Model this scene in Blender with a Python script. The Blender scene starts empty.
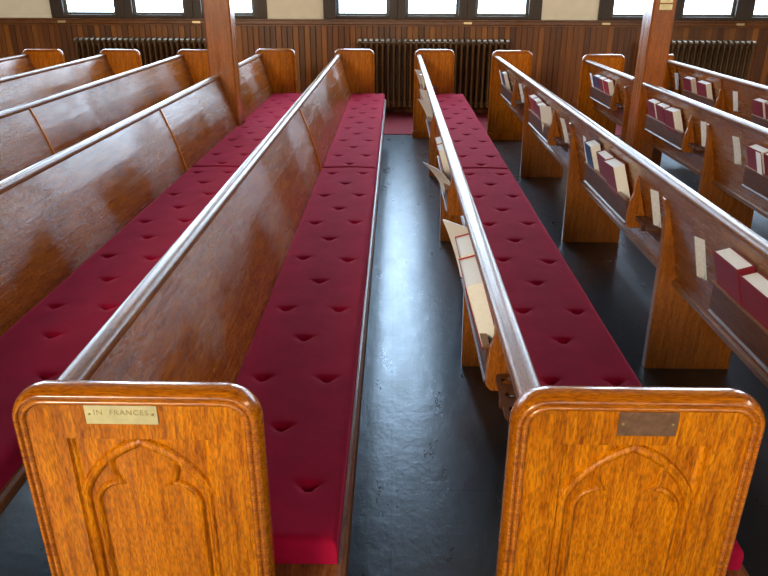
import bpy, math, random
from mathutils import Vector, Matrix
import numpy as np

C = bpy.context.scene.collection
R = math.radians
random.seed(7)

# ------------------------------------------------------------------ camera
cd = bpy.data.cameras.new('camera')
cam = bpy.data.objects.new('camera', cd); C.objects.link(cam)
cd.sensor_fit = 'HORIZONTAL'; cd.sensor_width = 36.0
cd.lens = 693.0 / 768.0 * 36.0
cd.clip_start = 0.05; cd.clip_end = 100
cam.location = (0, 0, 1.533)
cam.rotation_euler = (Matrix.Rotation(R(0.83), 3, 'Z') @ Matrix.Rotation(R(90 - 23.6), 3, 'X') @ Matrix.Rotation(R(0.2), 3, 'Z')).to_euler()
bpy.context.scene.camera = cam

# ------------------------------------------------------------------ world, light, exposure
sc = bpy.context.scene
w = bpy.data.worlds.new('sky'); sc.world = w; w.use_nodes = True
w.node_tree.nodes['Background'].inputs[0].default_value = (0.75, 0.87, 1.0, 1)
w.node_tree.nodes['Background'].inputs[1].default_value = 1.0
sc.view_settings.view_transform = 'Standard'
sc.view_settings.look = 'None'
sc.view_settings.gamma = 1
sc.view_settings.use_curve_mapping = False
sc.view_settings.exposure = 0.15

PANE_FAR = 14.0          # daylight panes of the far wall
PANE_BACK = 8.5         # warm sunlit panes of the wall behind the photographer

def area(name, loc, target, sx, sy, power, col):
    l = bpy.data.lights.new(name, 'AREA'); l.shape = 'RECTANGLE'; l.size = sx; l.size_y = sy
    l.energy = power; l.color = col
    o = bpy.data.objects.new(name, l); C.objects.link(o); o.location = loc
    o.rotation_euler = (Vector(target) - Vector(loc)).to_track_quat('-Z', 'Y').to_euler()
    return o
# unseen area lamps added: key behind left for relief, warm fill at right
area('added_key_light', (-3.6, -4.4, 3.6), (0.3, 2.6, 0.5), 1.6, 1.2, 330, (1.0, 0.84, 0.58))
area('added_fill_light_right', (7.6, 1.0, 5.2), (-1.5, 3.6, 0.5), 6.0, 1.0, 230, (1.0, 0.88, 0.68))

# ------------------------------------------------------------------ materials
def newmat(name):
    m = bpy.data.materials.new(name); m.use_nodes = True
    nt = m.node_tree; return m, nt, nt.nodes['Principled BSDF']
def N(nt, t, **k):
    n = nt.nodes.new(t)
    for a, b in k.items(): setattr(n, a, b)
    return n
def ramp(nt, fac, stops):
    r = N(nt, 'ShaderNodeValToRGB')
    while len(r.color_ramp.elements) < len(stops): r.color_ramp.elements.new(0.5)
    for e, (p, c) in zip(r.color_ramp.elements, stops):
        e.position = p; e.color = (*c, 1) if len(c) == 3 else c
    nt.links.new(fac, r.inputs[0]); return r
def noise(nt, scale_vec, scale, detail=4, rough=.6, coord='Object', dist=0.0):
    tc = N(nt, 'ShaderNodeTexCoord'); mp = N(nt, 'ShaderNodeMapping')
    mp.inputs['Scale'].default_value = scale_vec
    nt.links.new(tc.outputs[coord], mp.inputs[0])
    n = N(nt, 'ShaderNodeTexNoise'); n.inputs['Scale'].default_value = scale
    n.inputs['Detail'].default_value = detail; n.inputs['Roughness'].default_value = rough
    n.inputs['Distortion'].default_value = dist
    nt.links.new(mp.outputs[0], n.inputs[0]); return n
def g3(v): return (v, v, v)

def oak(name, axis, dark, mid, light, rough=(.22, .38), coat=.5, worn_glare=0.0, bump=.12, spec=.5):
    m, nt, b = newmat(name)
    sv = {'X': (.08, 1, 1), 'Y': (1, .08, 1), 'Z': (1, 1, .08)}[axis]
    n = noise(nt, sv, 84, 6, .72, dist=.2)
    r = ramp(nt, n.outputs[0], [(.34, dark), (.5, mid), (.68, light)])
    fl = noise(nt, {'X': (.2, 1, 1), 'Y': (1, .2, 1), 'Z': (1, 1, .2)}[axis], 330, 2, .5)
    fr = ramp(nt, fl.outputs[0], [(.42, g3(.35)), (.52, g3(1.0))])
    mx = N(nt, 'ShaderNodeMix', data_type='RGBA', blend_type='MULTIPLY'); mx.inputs[0].default_value = .55
    nt.links.new(r.outputs[0], mx.inputs[6]); nt.links.new(fr.outputs[0], mx.inputs[7])
    big = noise(nt, (1, 1, 1), 3.2, 3, .5)
    br = ramp(nt, big.outputs[0], [(.3, g3(.78)), (.7, g3(1.08))])
    mx2 = N(nt, 'ShaderNodeMix', data_type='RGBA', blend_type='MULTIPLY'); mx2.inputs[0].default_value = 1
    nt.links.new(mx.outputs[2], mx2.inputs[6]); nt.links.new(br.outputs[0], mx2.inputs[7])
    out = mx2.outputs[2]
    rr = noise(nt, sv, 14, 6, .7)
    rv = N(nt, 'ShaderNodeMapRange'); rv.inputs[1].default_value = .35; rv.inputs[2].default_value = .65
    rv.inputs[3].default_value = rough[0]; rv.inputs[4].default_value = rough[1]
    nt.links.new(rr.outputs[0], rv.inputs[0]); nt.links.new(rv.outputs[0], b.inputs['Roughness'])
    if worn_glare > 0:   # scuffed old varnish, with window-glare speckle painted lighter into the base colour
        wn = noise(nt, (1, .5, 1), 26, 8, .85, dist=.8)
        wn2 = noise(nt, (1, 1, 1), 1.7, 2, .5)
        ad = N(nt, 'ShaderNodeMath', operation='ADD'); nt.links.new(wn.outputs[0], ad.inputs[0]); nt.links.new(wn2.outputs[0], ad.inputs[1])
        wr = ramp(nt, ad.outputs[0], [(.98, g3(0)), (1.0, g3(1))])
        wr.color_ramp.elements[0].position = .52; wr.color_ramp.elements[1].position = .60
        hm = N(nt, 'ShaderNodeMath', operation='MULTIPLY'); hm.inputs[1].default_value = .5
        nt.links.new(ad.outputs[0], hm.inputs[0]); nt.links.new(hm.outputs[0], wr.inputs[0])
        ml = N(nt, 'ShaderNodeMath', operation='MULTIPLY'); ml.inputs[1].default_value = worn_glare
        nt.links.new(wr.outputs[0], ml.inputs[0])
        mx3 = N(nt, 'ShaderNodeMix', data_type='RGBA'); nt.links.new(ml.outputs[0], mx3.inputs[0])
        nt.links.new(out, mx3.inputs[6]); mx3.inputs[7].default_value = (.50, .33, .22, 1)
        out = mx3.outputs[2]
    nt.links.new(out, b.inputs['Base Color'])
    bp = N(nt, 'ShaderNodeBump'); bp.inputs['Strength'].default_value = bump; bp.inputs['Distance'].default_value = .002
    nt.links.new(n.outputs[0], bp.inputs['Height']); nt.links.new(bp.outputs[0], b.inputs['Normal'])
    if worn_glare > 0:   # crazed, crackled varnish where the wear is
        cn = noise(nt, (1, .7, 1), 75, 5, .7, dist=.5)
        bp2 = N(nt, 'ShaderNodeBump'); bp2.inputs['Distance'].default_value = .006
        sm = N(nt, 'ShaderNodeMapRange'); sm.inputs[1].default_value = .42; sm.inputs[2].default_value = .62; sm.inputs[3].default_value = .12; sm.inputs[4].default_value = 1.0
        nt.links.new(wn2.outputs[0], sm.inputs[0]); nt.links.new(sm.outputs[0], bp2.inputs['Strength'])
        nt.links.new(cn.outputs[0], bp2.inputs['Height']); nt.links.new(bp.outputs[0], bp2.inputs['Normal'])
        nt.links.new(bp2.outputs[0], b.inputs['Normal']); nt.links.new(bp2.outputs[0], b.inputs['Coat Normal'])
    b.inputs['Specular IOR Level'].default_value = spec; b.inputs['Coat Weight'].default_value = coat; b.inputs['Coat Roughness'].default_value = .16
    return m

def plain(name, col, rough=.5, metal=0, bumpscale=0, bumpstr=.2, var=.15, vscale=8, **kw):
    m, nt, b = newmat(name)
    n = noise(nt, (1, 1, 1), vscale, 4, .6)
    lo = tuple(c * (1 - var) for c in col); hi = tuple(min(1, c * (1 + var)) for c in col)
    r = ramp(nt, n.outputs[0], [(.3, lo), (.7, hi)])
    nt.links.new(r.outputs[0], b.inputs['Base Color'])
    b.inputs['Roughness'].default_value = rough; b.inputs['Metallic'].default_value = metal
    if bumpscale:
        n2 = noise(nt, (1, 1, 1), bumpscale, 3, .6)
        bp = N(nt, 'ShaderNodeBump'); bp.inputs['Strength'].default_value = bumpstr; bp.inputs['Distance'].default_value = .002
        nt.links.new(n2.outputs[0], bp.inputs['Height']); nt.links.new(bp.outputs[0], b.inputs['Normal'])
    for k, v in kw.items(): b.inputs[k.replace('_', ' ')].default_value = v
    return m

M = {}
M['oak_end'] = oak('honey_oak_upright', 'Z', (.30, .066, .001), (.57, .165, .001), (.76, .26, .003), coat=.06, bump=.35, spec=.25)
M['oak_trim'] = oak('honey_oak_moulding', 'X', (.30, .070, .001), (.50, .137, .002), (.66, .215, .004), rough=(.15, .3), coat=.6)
M['oak_back'] = oak('brown_oak_back', 'Y', (.18, .042, .002), (.30, .080, .003), (.42, .125, .006), rough=(.14, .32), coat=.12, worn_glare=.26, bump=.5, spec=.45)
M['oak_rail'] = oak('worn_oak_rail', 'Y', (.14, .048, .015), (.24, .088, .025), (.36, .145, .045), rough=(.28, .45), coat=.22, bump=.3)
M['oak_fin'] = oak('amber_oak_bracket', 'Z', (.24, .065, .007), (.40, .115, .010), (.52, .17, .018), coat=.3)
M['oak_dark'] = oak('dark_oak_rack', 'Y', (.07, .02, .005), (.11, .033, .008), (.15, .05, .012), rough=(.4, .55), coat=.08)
M['oak_col'] = oak('column_oak', 'Z', (.26, .065, .006), (.40, .105, .009), (.52, .15, .014), coat=.25)
M['frame'] = oak('dark_window_wood', 'Z', (.030, .018, .012), (.05, .03, .02), (.075, .045, .03), coat=.1, rough=(.4, .6))
M['sill'] = oak('sill_oak', 'X', (.15, .055, .016), (.23, .085, .024), (.32, .13, .035), coat=.5)
M['sash'] = plain('grey_sash_metal', (.12, .125, .12), .45, .3)
M['plaster'] = plain('cream_plaster', (.97, .95, .80), .8, var=.04, bumpscale=60)
M['ceiling'] = oak('ceiling_boards', 'Y', (.055, .018, .007), (.09, .03, .011), (.13, .045, .016), coat=.0, rough=(.5, .7))
M['brass'] = plain('pale_brass', (.80, .66, .36), .35, .9, bumpscale=150, bumpstr=.15, var=.1, vscale=40)
M['bronze'] = plain('brown_bronze', (.42, .22, .13), .42, .85, bumpscale=150, bumpstr=.3, var=.25, vscale=60)
M['engrave'] = plain('engraved_tan', (.50, .40, .18), .5, .6)  # duller tan of the plate lettering, lines and screws
M['iron'] = plain('bronzed_radiator_iron', (.125, .075, .035), .38, .35, bumpscale=90, bumpstr=.3, var=.3, vscale=25)
M['cover_red'] = plain('burgundy_buckram', (.22, .010, .022), .5, bumpscale=400, bumpstr=.3)
M['cover_bright'] = plain('bright_red_buckram', (.36, .016, .022), .5, bumpscale=400, bumpstr=.3)
M['cover_blue'] = plain('navy_buckram', (.022, .06, .16), .5, bumpscale=400, bumpstr=.3)
M['pages'] = plain('page_edges', (.98, .97, .93), .7, var=.05, vscale=120)
M['paper'] = plain('white_paper', (.98, .98, .97), .6, var=.03)
M['card'] = plain('printed_card', (.88, .90, .92), .5, var=.12, vscale=90)
M['wire'] = plain('steel_wire', (.42, .40, .36), .3, 1)
M['carpet'] = plain('red_carpet', (.16, .004, .012), .95, bumpscale=350, bumpstr=.8, var=.25, vscale=60)
M['hole'] = plain('rubber_ring', (.02, .015, .012), .6)

# velvet
m, nt, b = newmat('crimson_velvet')
n1 = noise(nt, (1, 1, 1), 9, 5, .65)
r1 = ramp(nt, n1.outputs[0], [(.3, (.28, .0015, .028)), (.7, (.38, .003, .040))])
nt.links.new(r1.outputs[0], b.inputs['Base Color'])
b.inputs['Roughness'].default_value = .9
b.inputs['Specular IOR Level'].default_value = .15
b.inputs['Sheen Weight'].default_value = .8; b.inputs['Sheen Roughness'].default_value = .28
b.inputs['Sheen Tint'].default_value = (1.0, .10, .20, 1)
n2 = noise(nt, (1, 1, 1), 420, 3, .7)
bp = N(nt, 'ShaderNodeBump'); bp.inputs['Strength'].default_value = .5; bp.inputs['Distance'].default_value = .0015
nt.links.new(n2.outputs[0], bp.inputs['Height']); nt.links.new(bp.outputs[0], b.inputs['Normal'])
M['velvet'] = m

# floor: dark polished sheet flooring with faint seams
m, nt, b = newmat('charcoal_floor')
n1 = noise(nt, (1, .5, 1), 5, 6, .7)
r1 = ramp(nt, n1.outputs[0], [(.3, (.020, .018, .016)), (.7, (.042, .037, .032))])
tc = N(nt, 'ShaderNodeTexCoord')
bk = N(nt, 'ShaderNodeTexBrick'); bk.offset = 0
bk.inputs['Scale'].default_value = 1; bk.inputs['Mortar Size'].default_value = .004
bk.inputs['Brick Width'].default_value = .46; bk.inputs['Row Height'].default_value = .46
bk.inputs['Color1'].default_value = (1, 1, 1, 1); bk.inputs['Color2'].default_value = (.86, .86, .86, 1); bk.inputs['Mortar'].default_value = (.55, .55, .55, 1)
nt.links.new(tc.outputs['Object'], bk.inputs[0])
mx = N(nt, 'ShaderNodeMix', data_type='RGBA', blend_type='MULTIPLY'); mx.inputs[0].default_value = 1
nt.links.new(r1.outputs[0], mx.inputs[6]); nt.links.new(bk.outputs[0], mx.inputs[7])
nt.links.new(mx.outputs[2], b.inputs['Base Color'])
n3 = noise(nt, (1, .35, 1), 9, 6, .75)
mr = N(nt, 'ShaderNodeMapRange'); mr.inputs[1].default_value = .3; mr.inputs[2].default_value = .7
mr.inputs[3].default_value = .24; mr.inputs[4].default_value = .42
nt.links.new(n3.outputs[0], mr.inputs[0]); nt.links.new(mr.outputs[0], b.inputs['Roughness'])
n4 = noise(nt, (1, .8, 1), 14, 6, .7)
bp = N(nt, 'ShaderNodeBump'); bp.inputs['Strength'].default_value = .6; bp.inputs['Distance'].default_value = .004
nt.links.new(n4.outputs[0], bp.inputs['Height']); nt.links.new(bp.outputs[0], b.inputs['Normal']); nt.links.new(bp.outputs[0], b.inputs['Coat Normal'])
b.inputs['Specular Tint'].default_value = (.6, .8, 1, 1); b.inputs['Specular IOR Level'].default_value = 1.0; b.inputs['Coat Weight'].default_value = .36; b.inputs['Coat Roughness'].default_value = .27; b.inputs['Coat IOR'].default_value = 1.7; b.inputs['Coat Tint'].default_value = (.8, .9, 1, 1)
M['floor'] = m

# beadboard wainscot: every board has its own tone
m, nt, b = newmat('beadboard_oak')
tc = N(nt, 'ShaderNodeTexCoord'); sp = N(nt, 'ShaderNodeSeparateXYZ'); nt.links.new(tc.outputs['Object'], sp.inputs[0])
dv = N(nt, 'ShaderNodeMath', operation='DIVIDE'); dv.inputs[1].default_value = .072; nt.links.new(sp.outputs[0], dv.inputs[0])
fl = N(nt, 'ShaderNodeMath', operation='FLOOR'); nt.links.new(dv.outputs[0], fl.inputs[0])
wn = N(nt, 'ShaderNodeTexWhiteNoise', noise_dimensions='1D'); nt.links.new(fl.outputs[0], wn.inputs['W'])
r1 = ramp(nt, wn.outputs[0], [(0, (.11, .036, .008)), (.6, (.24, .08, .012)), (1, (.38, .135, .016))])
gr = noise(nt, (1, 1, .06), 60, 4, .6); r2 = ramp(nt, gr.outputs[0], [(.3, g3(.7)), (.7, g3(1.1))])
mx = N(nt, 'ShaderNodeMix', data_type='RGBA', blend_type='MULTIPLY'); mx.inputs[0].default_value = 1
nt.links.new(r1.outputs[0], mx.inputs[6]); nt.links.new(r2.outputs[0], mx.inputs[7]); nt.links.new(mx.outputs[2], b.inputs['Base Color'])
b.inputs['Roughness'].default_value = .4; b.inputs['Coat Weight'].default_value = .2
M['bead'] = m

def emis(name, col, s):
    m, nt, b = newmat(name)
    n = noise(nt, (1, 1, .6), 1.2, 2, .5)
    r = ramp(nt, n.outputs[0], [(.3, tuple(c * .9 for c in col)), (.7, col)])
    b.inputs['Base Color'].default_value = (.6, .65, .7, 1); b.inputs['Roughness'].default_value = .3
    nt.links.new(r.outputs[0], b.inputs['Emission Color']); b.inputs['Emission Strength'].default_value = s
    return m
M['pane'] = emis('daylit_frosted_glass', (.60, .80, 1.0), PANE_FAR)
M['pane_back'] = emis('sunlit_frosted_glass', (1.0, .90, .74), PANE_BACK)

# ------------------------------------------------------------------ mesh helpers
class MB:
    def __init__(s): s.v = []; s.f = []
    def add(s, vs, fs):
        k = len(s.v); s.v += [tuple(v) for v in vs]; s.f += [tuple(i + k for i in f) for f in fs]; return s
    def box(s, a, b):
        x0, y0, z0 = a; x1, y1, z1 = b
        vs = [(x0,y0,z0),(x1,y0,z0),(x1,y1,z0),(x0,y1,z0),(x0,y0,z1),(x1,y0,z1),(x1,y1,z1),(x0,y1,z1)]
        return s.add(vs, [(0,3,2,1),(4,5,6,7),(0,1,5,4),(1,2,6,5),(2,3,7,6),(3,0,4,7)])
    def prism_y(s, prof, y0, y1, seg=1):
        # prof: closed list of (x, z), extruded along Y
        n = len(prof); vs = []
        for k in range(seg + 1):
            y = y0 + (y1 - y0) * k / seg; vs += [(x, y, z) for x, z in prof]
        fs = []
        for k in range(seg):
            for i in range(n):
                j = (i + 1) % n; fs.append((k*n+i, k*n+j, (k+1)*n+j, (k+1)*n+i))
        fs += [tuple(range(n))[::-1], tuple(range(seg*n, seg*n+n))]
        return s.add(vs, fs)
    def prism_x(s, prof, x0, x1):   # prof of (y, z)
        n = len(prof); vs = [(x0, y, z) for y, z in prof] + [(x1, y, z) for y, z in prof]
        fs = [(i, (i+1)%n, n+(i+1)%n, n+i) for i in range(n)] + [tuple(range(n))[::-1], tuple(range(n, 2*n))]
        return s.add(vs, fs)
    def tube(s, pts, r, n=6, closed=False):
        P = [Vector(p) for p in pts]; vs = []; m_ = len(P)
        for i, p in enumerate(P):
            if closed: t = P[(i+1) % m_] - P[i-1]
            else: t = P[min(i+1, m_-1)] - P[max(i-1, 0)]
            t.normalize(); a = Vector((0,0,1)) if abs(t.z) < .9 else Vector((1,0,0))
            u = t.cross(a).normalized(); v = t.cross(u)
            rr = r[i] if isinstance(r, (list, tuple)) else r
            vs += [tuple(p + u*rr*math.cos(q) + v*rr*math.sin(q)) for q in [2*math.pi*k/n for k in range(n)]]
        fs = []
        for i in range(m_ if closed else m_-1):
            j = (i+1) % m_
            for k in range(n): fs.append((i*n+k, i*n+(k+1)%n, j*n+(k+1)%n, j*n+k))
        if not closed: fs += [tuple(range(n))[::-1], tuple(range((m_-1)*n, m_*n))]
        return s.add(vs, fs)
    def mesh(s, name, mat, smooth=False, bevel=0, angle=35):
        import bmesh
        me = bpy.data.meshes.new(name); me.from_pydata(s.v, [], s.f)
        bm = bmesh.new(); bm.from_mesh(me); bmesh.ops.recalc_face_normals(bm, faces=bm.faces)
        if bevel:
            es = [e for e in bm.edges if len(e.link_faces) == 2 and e.calc_face_angle(0) > R(30)]
            bmesh.ops.bevel(bm, geom=es, offset=bevel, segments=2, profile=.6, affect='EDGES', clamp_overlap=True)
        if smooth:
            for f in bm.faces: f.smooth = True
            for e in bm.edges:
                if len(e.link_faces) == 2 and e.calc_face_angle(0) > R(angle): e.smooth = False
        bm.to_mesh(me); bm.free(); me.materials.append(mat); return me

def obj(name, mb, mat, parent=None, smooth=False, bevel=0, loc=None, angle=35):
    me = mb.mesh(name, mat, smooth, bevel, angle) if isinstance(mb, MB) else mb
    o = bpy.data.objects.new(name, me); C.objects.link(o)
    if parent: o.parent = parent
    if loc: o.location = loc
    return o
def empty(name, loc=(0,0,0), rz=0):
    o = bpy.data.objects.new(name, None); C.objects.link(o); o.location = loc; o.rotation_euler = (0,0,rz); o.empty_display_size = .1
    return o
def tag(o, label=None, cat=None, group=None, kind=None):
    if label: o['label'] = label
    if cat: o['category'] = cat
    if group: o['group'] = group
    if kind: o['kind'] = kind
    return o
def copy_tree(o, parent=None):
    c = o.copy(); C.objects.link(c); c.parent = parent
    for ch in [x for x in bpy.data.objects if x.parent == o]: copy_tree(ch, c)
    return c

# ------------------------------------------------------------------ the room
WY = 9.28; XL, XR = -8.0, 8.2; YB = -5.0; ZC = 6.2
def struct(name, mb, mat, **k): return tag(obj(name, mb, mat, **k), kind='structure')
struct('floor', MB().box((XL, YB, -.1), (XR, WY+.1, 0)), M['floor'])
struct('ceiling', MB().box((XL-.2, YB-.2, ZC), (XR+.2, WY+.4, ZC+.1)), M['ceiling'])
struct('wall_left', MB().box((XL-.2, YB, -.1), (XL, WY, ZC)), M['ceiling'])
struct('wall_right', MB().box((XR, YB, -.1), (XR+.2, WY, ZC)), M['ceiling'])

# window positions on the far wall: triples with a cream panel between them
pitch, groupw = .865, 3.41
WX = []
for g in range(-2, 3):
    for k in range(3):
        a = -.705 + g*groupw + k*pitch
        if a > XL+.2 and a + .6 < XR-.2: WX.append(a)
PW = .585; WZ0, WZ1 = 1.215, 4.7; FM = (pitch-PW)/2
# wainscot, beadboard with v-grooves
prof = []
bw = .072; nb = int((XR-XL)/bw)
vs = []; fs = []
xs = []
k0 = math.ceil(XL/bw); x = k0*bw
pts = [(XL, 0)]
while x < XR-.01:
    pts += [(x-.006, 0), (x-.001, .008), (x+.003, .002), (x+.008, .0)]
    x += bw
pts += [(XR, 0)]
mb = MB(); n = len(pts)
mb.add([(px, WY+d, 0) for px, d in pts] + [(px, WY+d, 1.10) for px, d in pts], [(i, i+1, n+i+1, n+i) for i in range(n-1)])
mb.box((XL, WY+.01, 0), (XR, WY+.2, 1.10))
struct('wall_far', mb, M['bead'])
# cream plaster between and above the windows
mb = MB(); edges = []
segs = []
grp = {}
for a in WX: grp.setdefault(round((a+.705)//groupw + (0.5 if (a+.705) % groupw > groupw-.01 else 0)), []).append(a)
spans = []
cur = None
for a in WX:
    if cur and a - cur[1] < .5: cur[1] = a+PW
    else:
        cur = [a, a+PW]; spans.append(cur)
last = XL
for s0, s1 in spans:
    mb.box((last, WY+.005, 1.14), (s0-FM-.055, WY+.2, WZ1+.1)); last = s1+FM+.055
mb.box((last, WY+.005, 1.14), (XR, WY+.2, WZ1+.1))
mb.box((XL, WY+.005, WZ1+.1), (XR, WY+.2, ZC))
struct('wall_far_upper', mb, M['plaster'])
mb = MB(); mb.prism_x([(WY+.02, 1.06), (WY-.035, 1.06), (WY-.035, 1.075), (WY-.022, 1.085), (WY-.022, 1.12), (WY-.055, 1.128), (WY-.055, 1.143), (WY+.1, 1.148)], XL, XR)
struct('trim_1', mb, M['sill'])
mb = MB(); mb.box((XL, WY-.02, 0), (XR, WY+.01, .14)); struct('baseboard_far', mb, M['bead'])

def make_window(i, a, y, flip, pm, z0, z1, el=0, er=0):
    s = -1 if flip else 1
    e = empty('window_%d' % i, (a+PW/2, y, z0)); tag(e, kind='structure')
    h = z1-z0; hw = PW/2
    def bx(x0, d0, zz0, x1, d1, zz1):
        ya, yb = sorted((s*d0, s*d1)); return ((x0, ya, zz0), (x1, yb, zz1))
    f = MB()
    for (x0, x1, za, zb) in [(-hw-FM-el, -hw-.035, -.07, h+.1), (hw+.035, hw+FM+er, -.07, h+.1), (-hw-.035, hw+.035, h+.03, h+.1), (-hw-.035, hw+.035, -.07, -.03)]:
        f.box(*bx(x0, -.03, za, x1, .14, zb))
    obj('window_frame', f, M['frame'], e, bevel=.006)
    g = MB()
    for (x0, x1, za, zb) in [(-hw-.035, -hw, -.03, h+.03), (hw, hw+.035, -.03, h+.03), (-hw, hw, h, h+.03), (-hw, hw, -.03, 0), (-hw, hw, h*.5-.015, h*.5+.015)]:
        g.box(*bx(x0, .02, za, x1, .07, zb))
    obj('sash', g, M['sash'], e, bevel=.004)
    p = MB().box(*bx(-hw, .04, 0, hw, .046, h)); obj('pane', p, pm, e)
for i, a in enumerate(WX):
    el = .055 if i == 0 or a-WX[i-1] > 1 else 0; er = .055 if i == len(WX)-1 or WX[i+1]-a > 1 else 0
    make_window(i+1, a, WY, False, M['pane'], WZ0, WZ1, el, er)

# wall behind the photographer, with its own row of tall windows
BX = [-6.0, -4.2, -2.4, -.6, 1.2, 3.0, 4.8, 6.6]
mb = MB(); last = XL
for a in BX:
    mb.box((last, YB-.2, 0), (a-FM, YB-.005, ZC)); last = a+PW+FM
mb.box((last, YB-.2, 0), (XR, YB-.005, ZC))
for a in BX:
    mb.box((a-FM, YB-.2, 0), (a+PW+FM, YB-.005, 1.85)); mb.box((a-FM, YB-.2, 4.1), (a+PW+FM, YB-.005, ZC))
struct('wall_back', mb, M['plaster'])
for i, a in enumerate(BX): make_window(len(WX)+1+i, a, YB, True, M['pane_back'], 1.9, 4.0)

# ------------------------------------------------------------------ pew
def rear(z): u = .85-z; return .045 + .3965*u - .265*u*u      # local x of the back's rear face
EW = .424; T = .92

def outline(wd, top, r, inset=0, n=7):
    # open path from bottom left, over the top, to bottom right
    x0, x1, zt = inset, wd-inset, top-inset; rr = max(.004, r-inset)
    P = [(x0, 0)]
    for k in range(n+1):
        a = math.pi - math.pi/2*k/n; P.append((x0+rr+rr*math.cos(a), zt-rr+rr*math.sin(a)))
    for k in range(n+1):
        a = math.pi/2 - math.pi/2*k/n; P.append((x1-rr+rr*math.cos(a), zt-rr+rr*math.sin(a)))
    P.append((x1, 0)); return P

def carve_height(x, z):
    # relief of the carved pew end, in metres relative to its face (x centred)
    z -= .018
    zt = .806; xw = .121
    ax = abs(x)
    if ax > xw or z > zt or z < .08: return 0.0
    # outer pointed arch from two shallow arcs, straight jambs below
    if z > .685: d_out = math.hypot(ax+.0617, z-.6233) - .19
    else: d_out = ax - .118
    # opening: pointed lobe under the apex, body with round shoulders below the cusps
    d1 = max(d_out+.016, (math.hypot(ax, z-.742) if z < .742 else ax) - .050)
    bh = .086; bt = .704; br = .042
    qx = ax-(bh-br); qz = (z-(bt-br))
    if z < .12+br: qz = (.12+br)-z
    d2 = min(max(qx, qz), 0) + math.hypot(max(qx, 0), max(qz, 0)) - br
    d_in = min(d1, d2)
    F = -.0135
    if d_out > 0:
        if d_out < .003: return -.004
        h = F*.75
        # side strips carry a thin fillet
        if ax > xw-.010: h = F*.75 + .004*min(1, (ax-(xw-.010))/.004)
        return h
    if d_in < 0:
        if d_in > -.010: return F - .0035*math.sin(math.pi*min(1, -d_in/.010))
        return F + .0012
    t_in = d_in/.012
    t_out = -d_out/.015
    h = F
    if t_in < 1: h = max(h, -.0018 - .006*(1-math.sin(math.pi*max(.1, min(1, t_in))))) 
    if t_out < 1: h = max(h, -.0010 - .006*(1-math.sin(math.pi*max(.1, min(1, t_out)))))
    return h

def end_meshes(carved):
    th = .044
    slab = MB()
    P = outline(EW, T-.002, .062, .007)
    off = .010 if carved else 0
    slab.prism_y(P, -th/2+off, th/2)
    if carved:
        st = .0022
        xs = np.arange(.020, EW-.020+1e-6, st); zs = np.arange(.05, T-.018, st)
        nx, nz = len(xs), len(zs); vs = []; fs = []; ok = np.zeros((nz, nx), bool)
        for j, z in enumerate(zs):
            for i, x in enumerate(xs):
                rr = .040; cx = min(max(x, .020+rr), EW-.020-rr); cz = min(z, T-.020-rr)
                ok[j, i] = math.hypot(x-cx, z-cz) <= rr+1e-4 if z > T-.020-rr and (x < .020+rr or x > EW-.020-rr) else True
                vs.append((x, -th/2 - carve_height(x-EW/2, z), z))
        for j in range(nz-1):
            for i in range(nx-1):
                if ok[j,i] and ok[j+1,i] and ok[j,i+1] and ok[j+1,i+1]:
                    fs.append((j*nx+i, j*nx+i+1, (j+1)*nx+i+1, (j+1)*nx+i))
        slab.add(vs, fs)
    me1 = slab.mesh('end_panel', M['oak_end'], smooth=True, angle=50)
    # moulding swept round the edge; profile = (inset from outline, y)
    f = -th/2
    prof = [(.009, th/2+.003), (.003, th/2+.001), (-.003, th/2-.006), (-.006, th/2-.014), (-.007, 0), (-.006, f+.010),
            (-.003, f+.002), (.001, f-.004), (.005, f-.006), (.0075, f-.0045), (.0085, f-.0005), (.010, f-.0005), (.0115, f-.004), (.015, f-.006), (.0185, f-.005), (.021, f-.001), (.0215, f+.006), (.016, f+.012)]
    Pm = outline(EW, T, .062, .007, 9)
    mb = MB(); vs = []; npf = len(prof)
    for i, (x, z) in enumerate(Pm):
        a = Vector(Pm[max(i-1, 0)]); b_ = Vector(Pm[min(i+1, len(Pm)-1)]); t = (b_-a).normalized()
        nrm = Vector((t.y, -t.x))   # inward
        sgn = 1
        if nrm.dot(Vector((EW/2, .45)) - Vector((x, z))) < 0: sgn = -1
        for d, y in prof:
            q = Vector((x, z)) + nrm*sgn*d
            if z == 0: q.y = 0
            vs.append((q.x, y, q.y))
    fs = []
    for i in range(len(Pm)-1):
        for k in range(npf):
            fs.append((i*npf+k, i*npf+(k+1)%npf, (i+1)*npf+(k+1)%npf, (i+1)*npf+k))
    fs += [tuple(range(npf)), tuple(range((len(Pm)-1)*npf, len(Pm)*npf))]
    mb.add(vs, fs)
    me2 = mb.mesh('edge_moulding', M['oak_trim'], smooth=True, angle=60)
    return me1, me2
near_end_me = end_meshes(True); far_end_me = end_meshes(False)
plinth_me = MB().box((-.004, -.036, 0), (EW+.004, .036, .075)).mesh('plinth', M['oak_end'], bevel=.006)

def rail_prof():
    cx, cz = .048, .856; P = []
    for k in range(16):
        a = 2*math.pi*k/16; c, s_ = math.cos(a), math.sin(a)
        P.append((cx + .0235*math.copysign(abs(c)**.7, c), cz + .017*math.copysign(abs(s_)**.7, s_)))
    return P
RP = rail_prof()
BP = [(rear(.855), .855), (rear(.78), .78), (rear(.70), .70), (rear(.62), .62), (rear(.55), .55), (rear(.49), .49), (rear(.43), .43), (rear(.40)-.004, .42), (rear(.40)-.006, .40), (rear(.40)+.024, .395), (rear(.47)+.026, .47), (rear(.6)+.0235, .60), (rear(.72)+.021, .72), (rear(.855)+.018, .855)]

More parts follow.
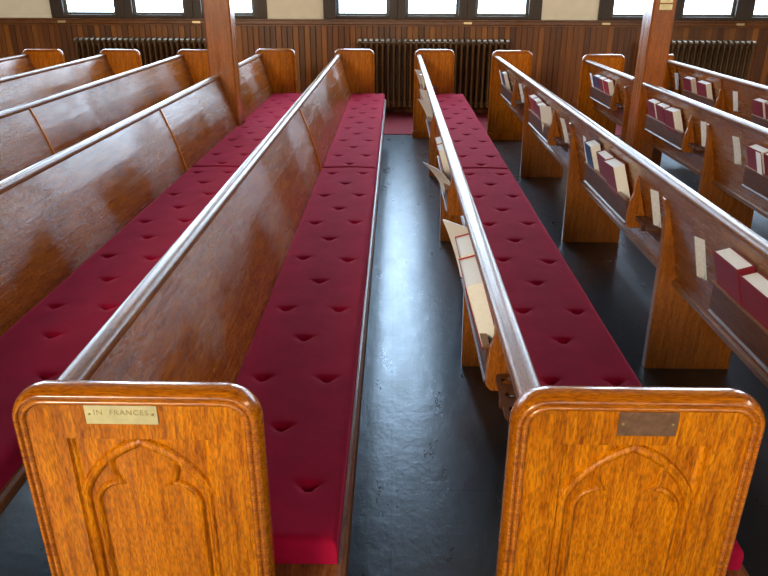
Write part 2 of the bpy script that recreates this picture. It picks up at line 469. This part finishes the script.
# support under the seat, rising as a fin behind the back
SUP = [(.103, 0), (.47, 0), (.455, .372), (rear(.39)+.006, .385)] + [(rear(z)+.004, z) for z in (.45, .55, .65, .72, .762)] + [(rear(.762)-.003, .768), (rear(.762)-.008, .762), (.085, .69), (.094, .55)]
sup_me = MB().prism_y(SUP, -.019, .019).mesh('support', M['oak_fin'], bevel=.003)

def rack_meshes(length):
    z0 = .565; body = MB()
    xr = lambda z: rear(z) - .001
    # floor, front board, two thin ledges
    body.prism_y([(xr(.56)+.004, .555), (.062, .555), (.062, .568), (xr(.57)+.004, .568)], 0, length)
    body.prism_y([(.062, .555), (.052, .555), (.048, .648), (.058, .648)], 0, length)
    body.prism_y([(.064, .540), (.048, .542), (.048, .546), (.064, .560)], 0, length)
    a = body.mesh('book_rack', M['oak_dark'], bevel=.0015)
    lip = MB(); lip.prism_y([(.061, .648), (.040, .648), (.040, .655), (.059, .655)], 0, length)
    c = lip.mesh('rack_lip', M['oak_rail'], bevel=.002)
    # shaped end bracket
    P = [(xr(.53)+.003, .53), (.066, .53), (.052, .545), (.050, .60), (.054, .65), (.066, .69), (.065, .73), (.074, .775), (.081, .785), (.090, .778), (xr(.76)+.003, .745)]
    b_ = MB().prism_y(P, -.011, .011).mesh('rack_bracket', M['oak_fin'], bevel=.003)
    return a, c, b_
rack_me = {}
def cup_mesh():
    # shelf for three communion cups, real holes
    mb = MB(); L_ = .20; nx = 3; wv = .058; vs = []; fs = []
    cells = []
    seg = 16; t = .012
    for c in range(3):
        y0 = L_*c/3; y1 = L_*(c+1)/3; cy = (y0+y1)/2; cx = -wv/2
        ring = []; outer = []
        for k in range(seg):
            a = 2*math.pi*(k+.5)/seg; ca, sa = math.cos(a), math.sin(a)
            ring.append((cx+.017*ca, cy+.017*sa))
            q = min((wv/2)/abs(ca) if abs(ca) > 1e-6 else 9, ((y1-y0)/2)/abs(sa) if abs(sa) > 1e-6 else 9)
            outer.append((cx+q*ca, cy+q*sa))
        vs = [(x, y, 0) for x, y in ring] + [(x, y, 0) for x, y in outer] + [(x, y, -t) for x, y in ring] + [(x, y, -t) for x, y in outer]
        f = []
        for k in range(seg):
            j = (k+1) % seg
            f += [(k, j, seg+j, seg+k), (2*seg+k, 3*seg+k, 3*seg+j, 2*seg+j), (k, 2*seg+k, 2*seg+j, j), (seg+k, seg+j, 3*seg+j, 3*seg+k)]
        mb.add(vs, f)
    mb.box((-.004, 0, -.06), (.0, L_, -t)); mb.box((-wv, .09, -.035), (-.004, .11, -t))
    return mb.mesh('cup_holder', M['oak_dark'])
cup_me = cup_mesh()
def holder_mesh():
    mb = MB(); w_ = .030
    for z in (0, .055): mb.tube([(0.004, -w_, z), (-.012, -w_, z), (-.014, -w_*.8, z), (-.014, w_*.8, z), (-.012, w_, z), (.004, w_, z)], .0014, 5)
    for y in (-w_*.7, w_*.7): mb.tube([(-.013, y, .055), (-.013, y, 0), (-.008, y, -.004), (0, y, -.004)], .0012, 5)
    return mb.mesh('card_holder', M['wire'], smooth=True)
hold_me = holder_mesh()

def make_pew(name_label, X0, y_near, y_far, plate=None, col=None, end_narrow=False, racks=(), cards=(), cups=(), battens=(), rear_battens=(), seam=4.34):
    e = empty('pew', (X0, 0, 0)); tag(e, name_label, 'pew', 'oak pews with crimson cushions')
    c0, c1 = y_near+.021, y_far-.021
    a = obj('end_panel', near_end_me[0], None, e, loc=(0, y_near, 0)); obj('edge_moulding', near_end_me[1], None, a)
    obj('plinth', plinth_me, None, a)
    f = obj('end_panel', far_end_me[0], None, e, loc=(0, y_far, 0)); mo = obj('edge_moulding', far_end_me[1], None, f); obj('plinth', plinth_me, None, f)
    if end_narrow: f.scale.x = .26
    ranges = [(c0, c1)] if not col else [(c0, col[0]), (col[1], c1)]
    for y0, y1 in ranges:
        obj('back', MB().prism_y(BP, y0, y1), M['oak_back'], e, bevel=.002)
        obj('cap_rail', MB().prism_y(RP, y0-.0, y1+.0), M['oak_rail'], e, smooth=True, angle=50)
        bb = MB().prism_y([(rear(.42)-.001, .425), (rear(.42)-.012, .42), (rear(.42)-.012, .40), (rear(.42)+.004, .392)], y0, y1)
        obj('bottom_moulding', bb, M['oak_rail'], e, bevel=.002)
    x0s = .185 if not col else .20
    seat = MB().prism_y([(.185, .385), (.535, .372), (.549, .378), (.553, .392), (.549, .406), (.54, .411), (.185, .411)], c0, c1)
    if col:
        seat = MB()
        SP = lambda q: [(q, .385), (.535, .372), (.549, .378), (.553, .392), (.549, .406), (.54, .411), (q, .411)]
        seat.prism_y(SP(.185), c0, col[0]-.004); seat.prism_y(SP(.215), col[0]-.004, col[1]+.004); seat.prism_y(SP(.185), col[1]+.004, c1)
    obj('seat', seat, M['oak_rail'], e)
    for y in (2.675, 4.30, 5.97): obj('support', sup_me, None, e, loc=(0, y, 0))
    for y in battens:
        F_ = BP[-4:][::-1]      # the front face of the back, top to bottom
        P = [(x - .001, z) for x, z in F_]; Q = [(x + .008, z) for x, z in F_[::-1]]
        obj('batten', MB().prism_y(P+Q, y-.009, y+.009), M['oak_end'], e, bevel=.002)
    for y in rear_battens:
        P = [(rear(z)+.002, z) for z in (.835, .44)]; Q = [(rear(z)-.006, z) for z in (.44, .835)]
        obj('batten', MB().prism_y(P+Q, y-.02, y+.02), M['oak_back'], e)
    for (ya, yb) in racks:      # ya far, yb near
        L_ = round(ya-yb, 2)
        if L_ not in rack_me: rack_me[L_] = rack_meshes(L_)
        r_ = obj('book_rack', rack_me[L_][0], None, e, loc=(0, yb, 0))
        obj('rack_lip', rack_me[L_][1], None, r_); obj('rack_bracket', rack_me[L_][2], None, r_, loc=(0, -.012, 0))
    for y in cups: obj('cup_holder', cup_me, None, e, loc=(rear(.60)-.001, y-.10, .60))
    for y in cards:
        zc = .568 if y == 2.33 else .615
        obj('card_holder', hold_me, None, e, loc=(rear(zc+.01)-.003, y, zc))
    if plate:
        x, z, w_, h, mt, txt = plate
        p = obj('nameplate', MB().box((x-w_/2, y_near-.0245, z-h/2), (x+w_/2, y_near-.0218, z+h/2)), mt, e, bevel=.0006)
        for sx in (-1, 1):
            cxp = x+sx*(w_/2-.008); s_ = MB().tube([(cxp, y_near-.0240, z), (cxp, y_near-.0262, z)], [.0028, .0018], 10)
            obj('screw', s_, M['engrave'], p)
        for t_, sz, dz in txt:
            cu = bpy.data.curves.new('engraved_text', 'FONT'); cu.body = t_; cu.size = sz; cu.align_x = 'CENTER'; cu.align_y = 'CENTER'
            cu.extrude = .0003; cu.space_character = 1.12; cu.materials.append(M['engrave'])
            tf = bpy.data.objects.new('text_source', cu)
            me = bpy.data.meshes.new_from_object(tf); bpy.data.objects.remove(tf)
            to = bpy.data.objects.new('engraved_text', me); C.objects.link(to); to.parent = p
            to.location = (x, y_near-.0247, z+dz); to.rotation_euler = (R(90), 0, 0)
    return e

YN = .992
ROW = {'A': -.644, 'B': .200, 'C': .998, 'D': 1.835, 'E': 2.635, 'L1': -1.475, 'L2': -2.262, 'L3': -3.06, 'L4': -3.858}
YF = {'A': 7.66, 'B': 7.67, 'C': 7.57, 'D': 7.18, 'E': 7.22, 'L1': 7.65, 'L2': 7.52, 'L3': 7.5, 'L4': 7.49}
CY = (5.72, 5.93)     # the columns' near and far faces
make_pew('oak pew whose carved near end bears the pale engraved brass nameplate', ROW['A'], YN, YF['A'],
         plate=(.192, .876, .122, .040, M['brass'], [('IN  FRANCES', .0145, .003), ('· · · ·', .008, -.0115)]),
         racks=[(7.2, 6.5), (5.65, 4.95), (3.88, 3.18), (2.2, 1.5)], battens=[4.27])
make_pew('oak pew whose carved near end bears the blank dark bronze plate', ROW['B'], YN, YF['B'],
         plate=(.224, .868, .098, .046, M['bronze'], []),
         racks=[(7.2, 6.5), (5.65, 4.95), (3.88, 3.18), (2.35, 1.63)], cups=[1.48], cards=[], battens=[4.34])
make_pew('oak pew behind the bronze-plated one, navy book among red hymnals in its middle rack', ROW['C'], YN, YF['C'],
         racks=[(7.1, 6.42), (5.52, 4.78), (3.76, 3.02), (2.10, 1.4)], cards=[6.12, 4.45, 2.78, 2.33], cups=[6.25, 4.60, 2.86], battens=[4.34])
make_pew('oak pew broken by the column with two brass plates, right of centre', ROW['D'], YN, YF['D'], col=(5.42, 5.66),
         racks=[(6.92, 6.24), (5.30, 4.58), (3.70, 3.0), (2.17, 1.4)], cards=[4.36, 3.90], cups=[4.44, 6.1], battens=[4.34])
make_pew('oak pew farthest right, only its back and rail showing under the right radiator', ROW['E'], YN, YF['E'], end_narrow=True,
         racks=[(6.68, 6.0), (5.34, 4.64), (3.8, 3.1)], cards=[6.98, 5.72], rear_battens=[6.98, 5.98, 4.31], battens=[4.34])
make_pew('oak pew just left of the brass-plated one, its back cut by the left column', ROW['L1'], YN, YF['L1'], col=CY, battens=[4.22])
make_pew('oak pew second left of the brass-plated one, its far end beside the left column', ROW['L2'], YN, YF['L2'], battens=[4.22])
make_pew('oak pew third left of the brass-plated one, far end before the left radiator', ROW['L3'], YN, YF['L3'], battens=[4.34])
make_pew('oak pew at the far left edge, only a corner of its back showing', ROW['L4'], YN, YF['L4'], battens=[4.34])

# ------------------------------------------------------------------ cushions
def cushion_mesh(y0, y1, notch=None, seed=0):
    rnd = random.Random(seed)
    x0, x1 = .177, .532; hh = .062
    def ticks(a, b, st):
        e = [0, .002, .006, .012, .02]
        m_ = np.linspace(a+.028, b-.028, int((b-a-.056)/st))
        return [a+q for q in e] + list(m_) + [b-q for q in e[::-1]]
    X = ticks(x0, x1, .0085); Y = ticks(y0, y1, .0080)
    nx, ny = len(X), len(Y)
    tx, ty = [], []
    k = 0
    y = 1.27 - .2425*20
    while y < 9:
        k = round((y-1.27)/.2425)
        if y0+.03 < y < y1-.03:
            if k % 2 == 0:
                tx += [.262, .452]; ty += [y+rnd.uniform(-.012, .012), y+rnd.uniform(-.012, .012)]
            else: tx.append(.352+rnd.uniform(-.008, .008)); ty.append(y+rnd.uniform(-.012, .012))
        y += .2425
    XX, YY = np.meshgrid(np.array(X), np.array(Y))
    E = np.minimum(np.minimum(XX-x0, x1-XX), np.minimum(YY-y0, y1-YY))
    q = 1-np.clip(E/.022, 0, 1)
    Z = hh - .022*(1-np.sqrt(np.clip(1-q*q, 0, 1)))
    Z += .004*np.sin(np.pi*(XX-x0)/(x1-x0))
    Z += .0007*np.sin(YY*11+XX*9+seed) + .0004*np.sin(YY*23-XX*31+seed*2)
    for a, b_ in zip(tx, ty):
        dx, dy = XX-a, YY-b_
        r2 = dx*dx+dy*dy
        Z -= .0050*np.exp(-r2/(.030**2)) + .0200*np.exp(-r2/(.0105**2))
        dyc = dy - .40*np.abs(dx)      # creases running out as a shallow smile
        Z -= .0150*np.exp(-(dx/.024)**2 - (dyc/.0065)**2)
    if notch:
        m_ = (YY > notch[0]-.012) & (YY < notch[1]+.012)
        XX = np.where(m_ & (XX < .216), .216, XX)
    vs = [(float(XX[j, i]), float(YY[j, i]), .412+float(Z[j, i])) for j in range(ny) for i in range(nx)]
    fs = [(j*nx+i, j*nx+i+1, (j+1)*nx+i+1, (j+1)*nx+i) for j in range(ny-1) for i in range(nx-1)]
    b0 = [(0, i) for i in range(nx)] + [(j, nx-1) for j in range(1, ny)] + [(ny-1, i) for i in range(nx-2, -1, -1)] + [(j, 0) for j in range(ny-2, 0, -1)]
    k0 = len(vs); nbd = len(b0)
    for j, i in b0: vs.append((vs[j*nx+i][0], vs[j*nx+i][1], .4125))
    for t in range(nbd):
        u = (t+1) % nbd; a = b0[t][0]*nx+b0[t][1]; c = b0[u][0]*nx+b0[u][1]
        fs.append((a, k0+t, k0+u, c))
    fs.append(tuple(k0+t for t in range(nbd)))
    me = bpy.data.meshes.new('seat_cushion'); me.from_pydata(vs, [], fs); me.materials.append(M['velvet'])
    me.polygons.foreach_set('use_smooth', [True]*len(me.polygons))
    return me
near_cush = cushion_mesh(1.105, 4.325, seed=1)
rowname = {
    'A': ('brass-plated pew', ), 'B': ('bronze-plated pew',), 'C': ('pew behind the bronze-plated one',), 'D': ('pew the right column stands in',), 'E': ('farthest right pew',),
    'L1': ('pew the left column stands in',), 'L2': ('pew second left of the brass-plated one',), 'L3': ('pew third left of the brass-plated one',), 'L4': ('far left pew',)}
for k, X0 in ROW.items():
    if k in ('C', 'D', 'E', 'L2', 'L3', 'L4'):
        pass
    o = obj('seat_cushion', near_cush, None, loc=(X0, 0, 0))
    tag(o, 'near length of tufted crimson velvet cushion on the %s' % rowname[k][0], 'cushion', 'tufted velvet seat cushions')
    nt_ = {'D': (5.42, 5.66), 'L1': CY}.get(k)
    o = obj('seat_cushion', cushion_mesh(4.329, YF[k]-.04, nt_, seed=3+len(k)+ord(k[-1])), None, loc=(X0, 0, 0))
    tag(o, 'far length of tufted crimson velvet cushion on the %s' % rowname[k][0], 'cushion', 'tufted velvet seat cushions')

# ------------------------------------------------------------------ columns
def column(x0, x1, y0, y1, label):
    e = empty('column', ((x0+x1)/2, (y0+y1)/2, 0)); tag(e, label, 'column')
    hx, hy = (x1-x0)/2, (y1-y0)/2; c = .012
    P = [(-hx+c, -hy), (hx-c, -hy), (hx, -hy+c), (hx, hy-c), (hx-c, hy), (-hx+c, hy), (-hx, hy-c), (-hx, -hy+c)]
    mb = MB(); n = 8; vs = [(x, y, z) for z in (0, ZC) for x, y in P]
    mb.add(vs, [(i, (i+1)%n, n+(i+1)%n, n+i) for i in range(n)] + [tuple(range(n))[::-1], tuple(range(n, 2*n))])
    obj('shaft', mb, M['oak_col'], e)
    cp = MB().box((-hx-.03, -hy-.03, ZC-.25), (hx+.03, hy+.03, ZC-.002)); obj('capital', cp, M['oak_col'], e, bevel=.015)
    return e
column(-1.487, -1.280, 5.735, 5.915, 'square oak column rising through the pews on the left')
column(1.862, 2.030, 5.435, 5.645, 'square oak column with two small brass plates on the right')
for k, z in enumerate((1.395, 1.442)):
    e = obj('brass_plate', MB().box((-.046, -.003, -.019), (.046, 0, .019)), M['brass'], loc=(1.952, 5.4345, z), bevel=.001)
    l = MB()
    for dz in (-.007, .001, .009): l.box((-.034, -.0036, dz-.0012), (.034 - (.01 if dz < 0 else 0), -.003, dz+.0012))
    obj('engraved_lines', l, M['engrave'], e)
    tag(e, ['lower of the two brass plates on the right column', 'upper of the two brass plates on the right column, cut by the frame'][k], 'plaque', 'brass plates on the right column')
for x, wd in ((-4.2, 'left of the left radiator'), (-2.50, 'above the left radiator beside the left column'), (.90, 'above the middle radiator'), (2.62, 'left of the right column'), (4.28, 'above the right radiator')):
    e = obj('sill_plate', MB().box((-.05, -.002, -.013), (.05, .0, .013)), M['brass'], loc=(x, WY-.0222, 1.102), bevel=.001)
    tag(e, 'tiny brass plate on the sill %s' % wd, 'plaque', 'brass plates on the sill rail')

# ------------------------------------------------------------------ carpet, radiators
mb = MB(); mb.prism_x([(7.80, 0), (7.80, .006), (7.806, .010), (9.22, .010), (9.222, 0)], XL+.1, XR-.1)
tag(obj('carpet_runner', mb, M['carpet']), 'deep red carpet runner along the floor below the radiators', 'carpet')

def section_mesh():
    mb = MB(); H_ = .93; zt, zb = .865, .14
    for y in (-.075, 0, .075):
        mb.tube([(0, y, zb-.03), (0, y, zb+.02), (0, y, zb+.06), (0, y, zt-.06), (0, y, zt-.02), (0, y, zt+.03)], [.020, .024, .0155, .0155, .024, .020], 8)
    for z, s_ in ((zt, 1), (zb, -1)):
        P = []
        for k in range(16):
            a = 2*math.pi*k/16; c, s2 = math.cos(a), math.sin(a)
            P.append((.105*math.copysign(abs(c)**.75, c), z + s_*.022+.038*math.copysign(abs(s2)**.9, s2)))
        mb.prism_x(P, -.020, .020)
        mb.tube([(-.035, 0, z), (.035, 0, z)], .024, 10)
    return mb.mesh('radiator_section', M['iron'], smooth=True, bevel=0, angle=50)
sec = section_mesh()
foot_me = MB().prism_x([(-.09, .012), (-.055, .012), (-.05, .10), (-.085, .10)], -.018, .018).prism_x([(.055, .012), (.09, .012), (.085, .10), (.05, .10)], -.018, .018).mesh('foot', M['iron'])
def radiator(x0, n, label, valve):
    e = empty('radiator', (x0, WY-.155, .0)); tag(e, label, 'radiator', 'cast iron radiators on the far wall')
    for k in range(n): obj('section', sec, None, e, loc=(k*.070, 0, 0))
    for k in (0, n//2, n-1): obj('foot', foot_me, None, e, loc=(k*.070, 0, 0))
    s_ = -1 if valve < 0 else 1; bx_ = 0 if valve < 0 else (n-1)*.070
    v = MB(); v.tube([(bx_, 0, .14), (bx_+s_*.10, 0, .14), (bx_+s_*.11, 0, .10), (bx_+s_*.11, 0, .012)], .014, 8)
    v.tube([(bx_+s_*.10, 0, .14), (bx_+s_*.10, 0, .20)], .010, 8); v.tube([(bx_+s_*.10, 0, .20), (bx_+s_*.10, 0, .225)], .026, 10)
    obj('valve', v, M['iron'], e, smooth=True)
    return e
radiator(-3.97, 27, 'dark cast iron radiator under the left windows behind the pew ends', 1)
radiator(-.44, 27, 'dark cast iron radiator in the middle, seen between the far pew ends', -1)
radiator(3.06, 20, 'dark cast iron radiator at right beyond the farthest right pew', -1)

# ------------------------------------------------------------------ books and papers
def book_mesh(w_, h, t):
    # stands upright; cover on -x and +x, spine at +y, fore edge at -y; origin at the bottom centre
    cv = MB(); c = .0025; o = .004
    cv.box((-t/2, -w_/2, 0), (-t/2+c, w_/2, h)); cv.box((t/2-c, -w_/2, 0), (t/2, w_/2, h))
    cv.prism_x([(0, 0)]*0 or [(w_/2-.001, 0), (w_/2+.002, 0), (w_/2+.002, h), (w_/2-.001, h)], -t/2, t/2)
    pg = MB()
    P = [(-w_/2+o, .0), (-w_/2+o+.002, 0)]
    pg.box((-t/2+c, -w_/2+o, o), (t/2-c, w_/2-.001, h-o))
    return cv, pg.mesh('pages', M['pages'], bevel=.001)
bm_cache = {}
def book(X0, y, col, label, lean=0.0, spine=1, w_=.145, h=.212, t=.042, z=.570, dx=0.0, twist=0, group='hymnals in the pew racks'):
    key = (col, w_, h, t)
    if key not in bm_cache:
        cv, pg = book_mesh(w_, h, t); bm_cache[key] = (cv.mesh('cover', M['cover_'+col], bevel=.0008), pg)
    tilt = math.atan(.30)
    xm = rear(z) - .003 - t/2 - .007 + dx
    e = empty('hymnal', (X0+xm, y, z)); tag(e, label, 'book', group)
    e.rotation_euler = (R(lean), -tilt, (0 if spine > 0 else math.pi) + R(twist))
    if spine < 0: e.rotation_euler = (R(-lean), tilt, math.pi+R(twist))
    obj('cover', bm_cache[key][0], None, e); obj('pages', bm_cache[key][1], None, e)
    return e
def sheet(name, X0, y, z, w_, h, label, cat, mat='paper', curl=.0, lean=0.0, dx=0.0, twist=0, t=.0012, group=None):
    mb = MB(); n = 8; vs = []; fs = []
    tilt = .30
    for k in range(n+1):
        q = k/n; xx = -q*h*tilt*-0 - curl*q*q; zz = q*h
        for s_ in (-1, 1): vs += [(xx - q*h*tilt, s_*w_/2, zz), (xx - q*h*tilt - t, s_*w_/2, zz)]
    for k in range(n):
        a = k*4; b_ = a+4
        fs += [(a, a+2, b_+2, b_), (a+1, b_+1, b_+3, a+3), (a, b_, b_+1, a+1), (a+2, a+3, b_+3, b_+2)]
    fs += [(0, 1, 3, 2), (n*4, n*4+2, n*4+3, n*4+1)]
    mb.add(vs, fs)
    o = obj(name, mb, M[mat], smooth=True, loc=(X0+rear(z)-.012+dx, y, z)); o.rotation_euler = (R(lean), 0, R(twist))
    tag(o, label, cat, group); return o

A_, B_, C_, D_, E_ = (ROW[k] for k in 'ABCDE')
# row C, nearest bay
book(C_, 1.99, 'red', 'burgundy hymnal farther of the two thick ones at the right picture edge', t=.052, h=.215, w_=.165, spine=-1)
book(C_, 1.81, 'red', 'burgundy hymnal nearer of the two thick ones, cut by the right picture edge', t=.052, h=.205, w_=.165, spine=-1, lean=0)
sheet('paper_slip', C_, 2.17, .66, .02, .05, 'tiny white slip beside the thick burgundy hymnals at right', 'paper', dx=-.004, twist=8)
# row C, second bay
sheet('leaflet', C_, 3.73, .572, .055, .225, 'white leaflet at the far end of the rack with the large navy book', 'paper', dx=-.05, curl=-.01)
book(C_, 3.64, 'blue', 'navy blue book beside a white leaflet in the nearest full rack', t=.055, h=.222, w_=.12)
book(C_, 3.42, 'red', 'burgundy hymnal next after the navy book, middle of the nearest full rack', t=.046, w_=.15)
book(C_, 3.235, 'red', 'burgundy hymnal at the near end of the rack with the navy book', t=.058, w_=.17, lean=-3)
# row C, third bay
book(C_, 5.38, 'bright', 'bright red hymnal at the far end of the rack left of the navy book rack', t=.045, w_=.14)
book(C_, 5.22, 'red', 'burgundy hymnal with white papers leaning on it, left of the navy book rack', t=.045, w_=.14)
book(C_, 5.06, 'red', 'burgundy hymnal beneath the leaning white papers, nearest the bracket', t=.05, w_=.14, h=.2)
sheet('leaflet', C_, 4.92, .572, .10, .205, 'white folded papers leaning against hymnals two racks beyond the thick burgundy pair', 'paper', dx=-.035, curl=.004, t=.006, twist=38)
# row C, farthest bay
book(C_, 6.92, 'blue', 'small navy book in the farthest rack of that pew, by its far end', t=.04, w_=.13)
sheet('leaflet', C_, 7.03, .572, .08, .21, 'white leaflet behind the small navy book in the farthest rack', 'paper', dx=-.045)
# row D
book(D_, 6.71, 'blue', 'dark blue book left of two red hymnals beyond the right column', t=.045, w_=.14)
sheet('leaflet', D_, 6.86, .572, .07, .205, 'white leaflet beside the dark blue book beyond the right column', 'paper', dx=-.045)
book(D_, 6.54, 'red', 'burgundy hymnal between the blue book and bright red one beyond the column', t=.05, w_=.14)
book(D_, 6.36, 'bright', 'bright red hymnal nearest the bracket beyond the right column', t=.05, w_=.15)
book(D_, 5.18, 'red', 'burgundy hymnal first of three just right of the right column', t=.05, w_=.15)
book(D_, 4.99, 'red', 'burgundy hymnal middle of three just right of the right column', t=.05, w_=.15)
book(D_, 4.79, 'red', 'burgundy hymnal with broad white page edge, last of three right of the column', t=.058, w_=.17, lean=-3)
book(D_, 3.59, 'red', 'burgundy hymnal with torn white paper at right edge below the rail', t=.05, w_=.15)
book(D_, 3.41, 'red', 'burgundy hymnal cut by the right picture edge in the column pew', t=.05, w_=.15)
sheet('leaflet', D_, 3.49, .66, .05, .11, 'white torn paper over the hymnal at the right picture edge', 'paper', dx=-.075, curl=.0)
# row E
book(E_, 6.58, 'red', 'burgundy hymnal left of a pair in the rack below the right radiator', t=.052, w_=.17)
book(E_, 6.26, 'red', 'burgundy hymnal right of a pair in the rack below the right radiator', t=.052, w_=.2)
book(E_, 5.24, 'red', 'burgundy hymnal farther of two at the right edge in the farthest pew', t=.05, w_=.15)
book(E_, 5.05, 'red', 'burgundy hymnal nearer of two at the right edge in the farthest pew', t=.05, w_=.15)
# row B, seen from above along the pew
sheet('leaflet', B_, 6.98, .572, .09, .22, 'white leaflet in the farthest rack of the bronze-plated pew', 'paper', dx=-.03, curl=.03, twist=35)
book(B_, 6.75, 'red', 'small red hymnal in the farthest rack of the bronze-plated pew', t=.04, w_=.14)
sheet('leaflet', B_, 5.45, .572, .09, .24, 'white crumpled leaflet in the second farthest rack of the bronze-plated pew', 'paper', dx=-.03, curl=.03, twist=35)
sheet('leaflet', B_, 5.15, .572, .10, .21, 'white folded leaflet hanging out of the second farthest rack', 'paper', dx=-.035, curl=.05, twist=30)
book(B_, 3.76, 'bright', 'bright red hymnal with white top in the bronze-plated pew, middle rack far end', t=.045, w_=.15)
book(B_, 3.57, 'bright', 'bright red hymnal beside the curled white leaflet, nearer one of two', t=.045, w_=.15)
sheet('leaflet', B_, 3.30, .572, .15, .18, 'large white leaflet curling out over the aisle from the middle rack', 'paper', dx=-.035, curl=.075, t=.004, twist=25)
sheet('leaflet', B_, 2.26, .572, .14, .235, 'tall white booklet at the far end of the rack nearest the bronze plate', 'paper', dx=-.03, curl=.03, t=.008, twist=40)
book(B_, 2.01, 'bright', 'red hymnal with broad white top, middle of the rack nearest the bronze plate', t=.050, w_=.17, h=.245, dx=-.012)
book(B_, 1.80, 'bright', 'red hymnal with broad white top, near end of the rack by the bronze plate', t=.052, w_=.20, h=.245, dx=-.014)
# hymnal lying on the far end of row B's cushion
e = empty('hymnal', (B_+.315, YF['B']-.10, .478)); tag(e, 'dark red hymnals lying flat on the far end of the bronze-plated pew cushion', 'book', None)
cv, pg = book_mesh(.13, .15, .07); 
oc = obj('cover', cv, M['cover_red'], e); op = obj('pages', pg, None, e)
e['label'] = 'dark red hymnal lying flat on the far end of the bronze-plated pew cushion'
e.rotation_euler = (R(180), R(90), 0); e.location = (B_+.25, YF['B']-.11, .513)
# cards in the wire holders
for X0, y, t in ((C_, 6.12, 'white card in a wire holder near the farthest fin of the navy book pew'), (C_, 4.45, 'white curved card in a wire holder left of the navy book rack'),
                 (C_, 2.78, 'printed white card in a wire holder right of the navy book rack'), (C_, 2.33, 'printed white card in a wire holder left of the thick burgundy hymnals'),
                 (D_, 4.36, 'printed card in a holder left of the fin in the column pew'), (D_, 3.90, 'curved printed card in a holder right of the fin in the column pew'),
                 (E_, 6.98, 'white card in a holder beside the right column on the farthest pew'), (E_, 5.72, 'white card in a holder between the two racks of the farthest pew')):
    sheet('pew_card', X0, y, .565 if y == 2.33 else .612, .048, .16, t, 'card', 'card', dx=-.006, twist=22, group='cards in wire holders on the pew backs', curl=.012 if 'curved' in t else 0)
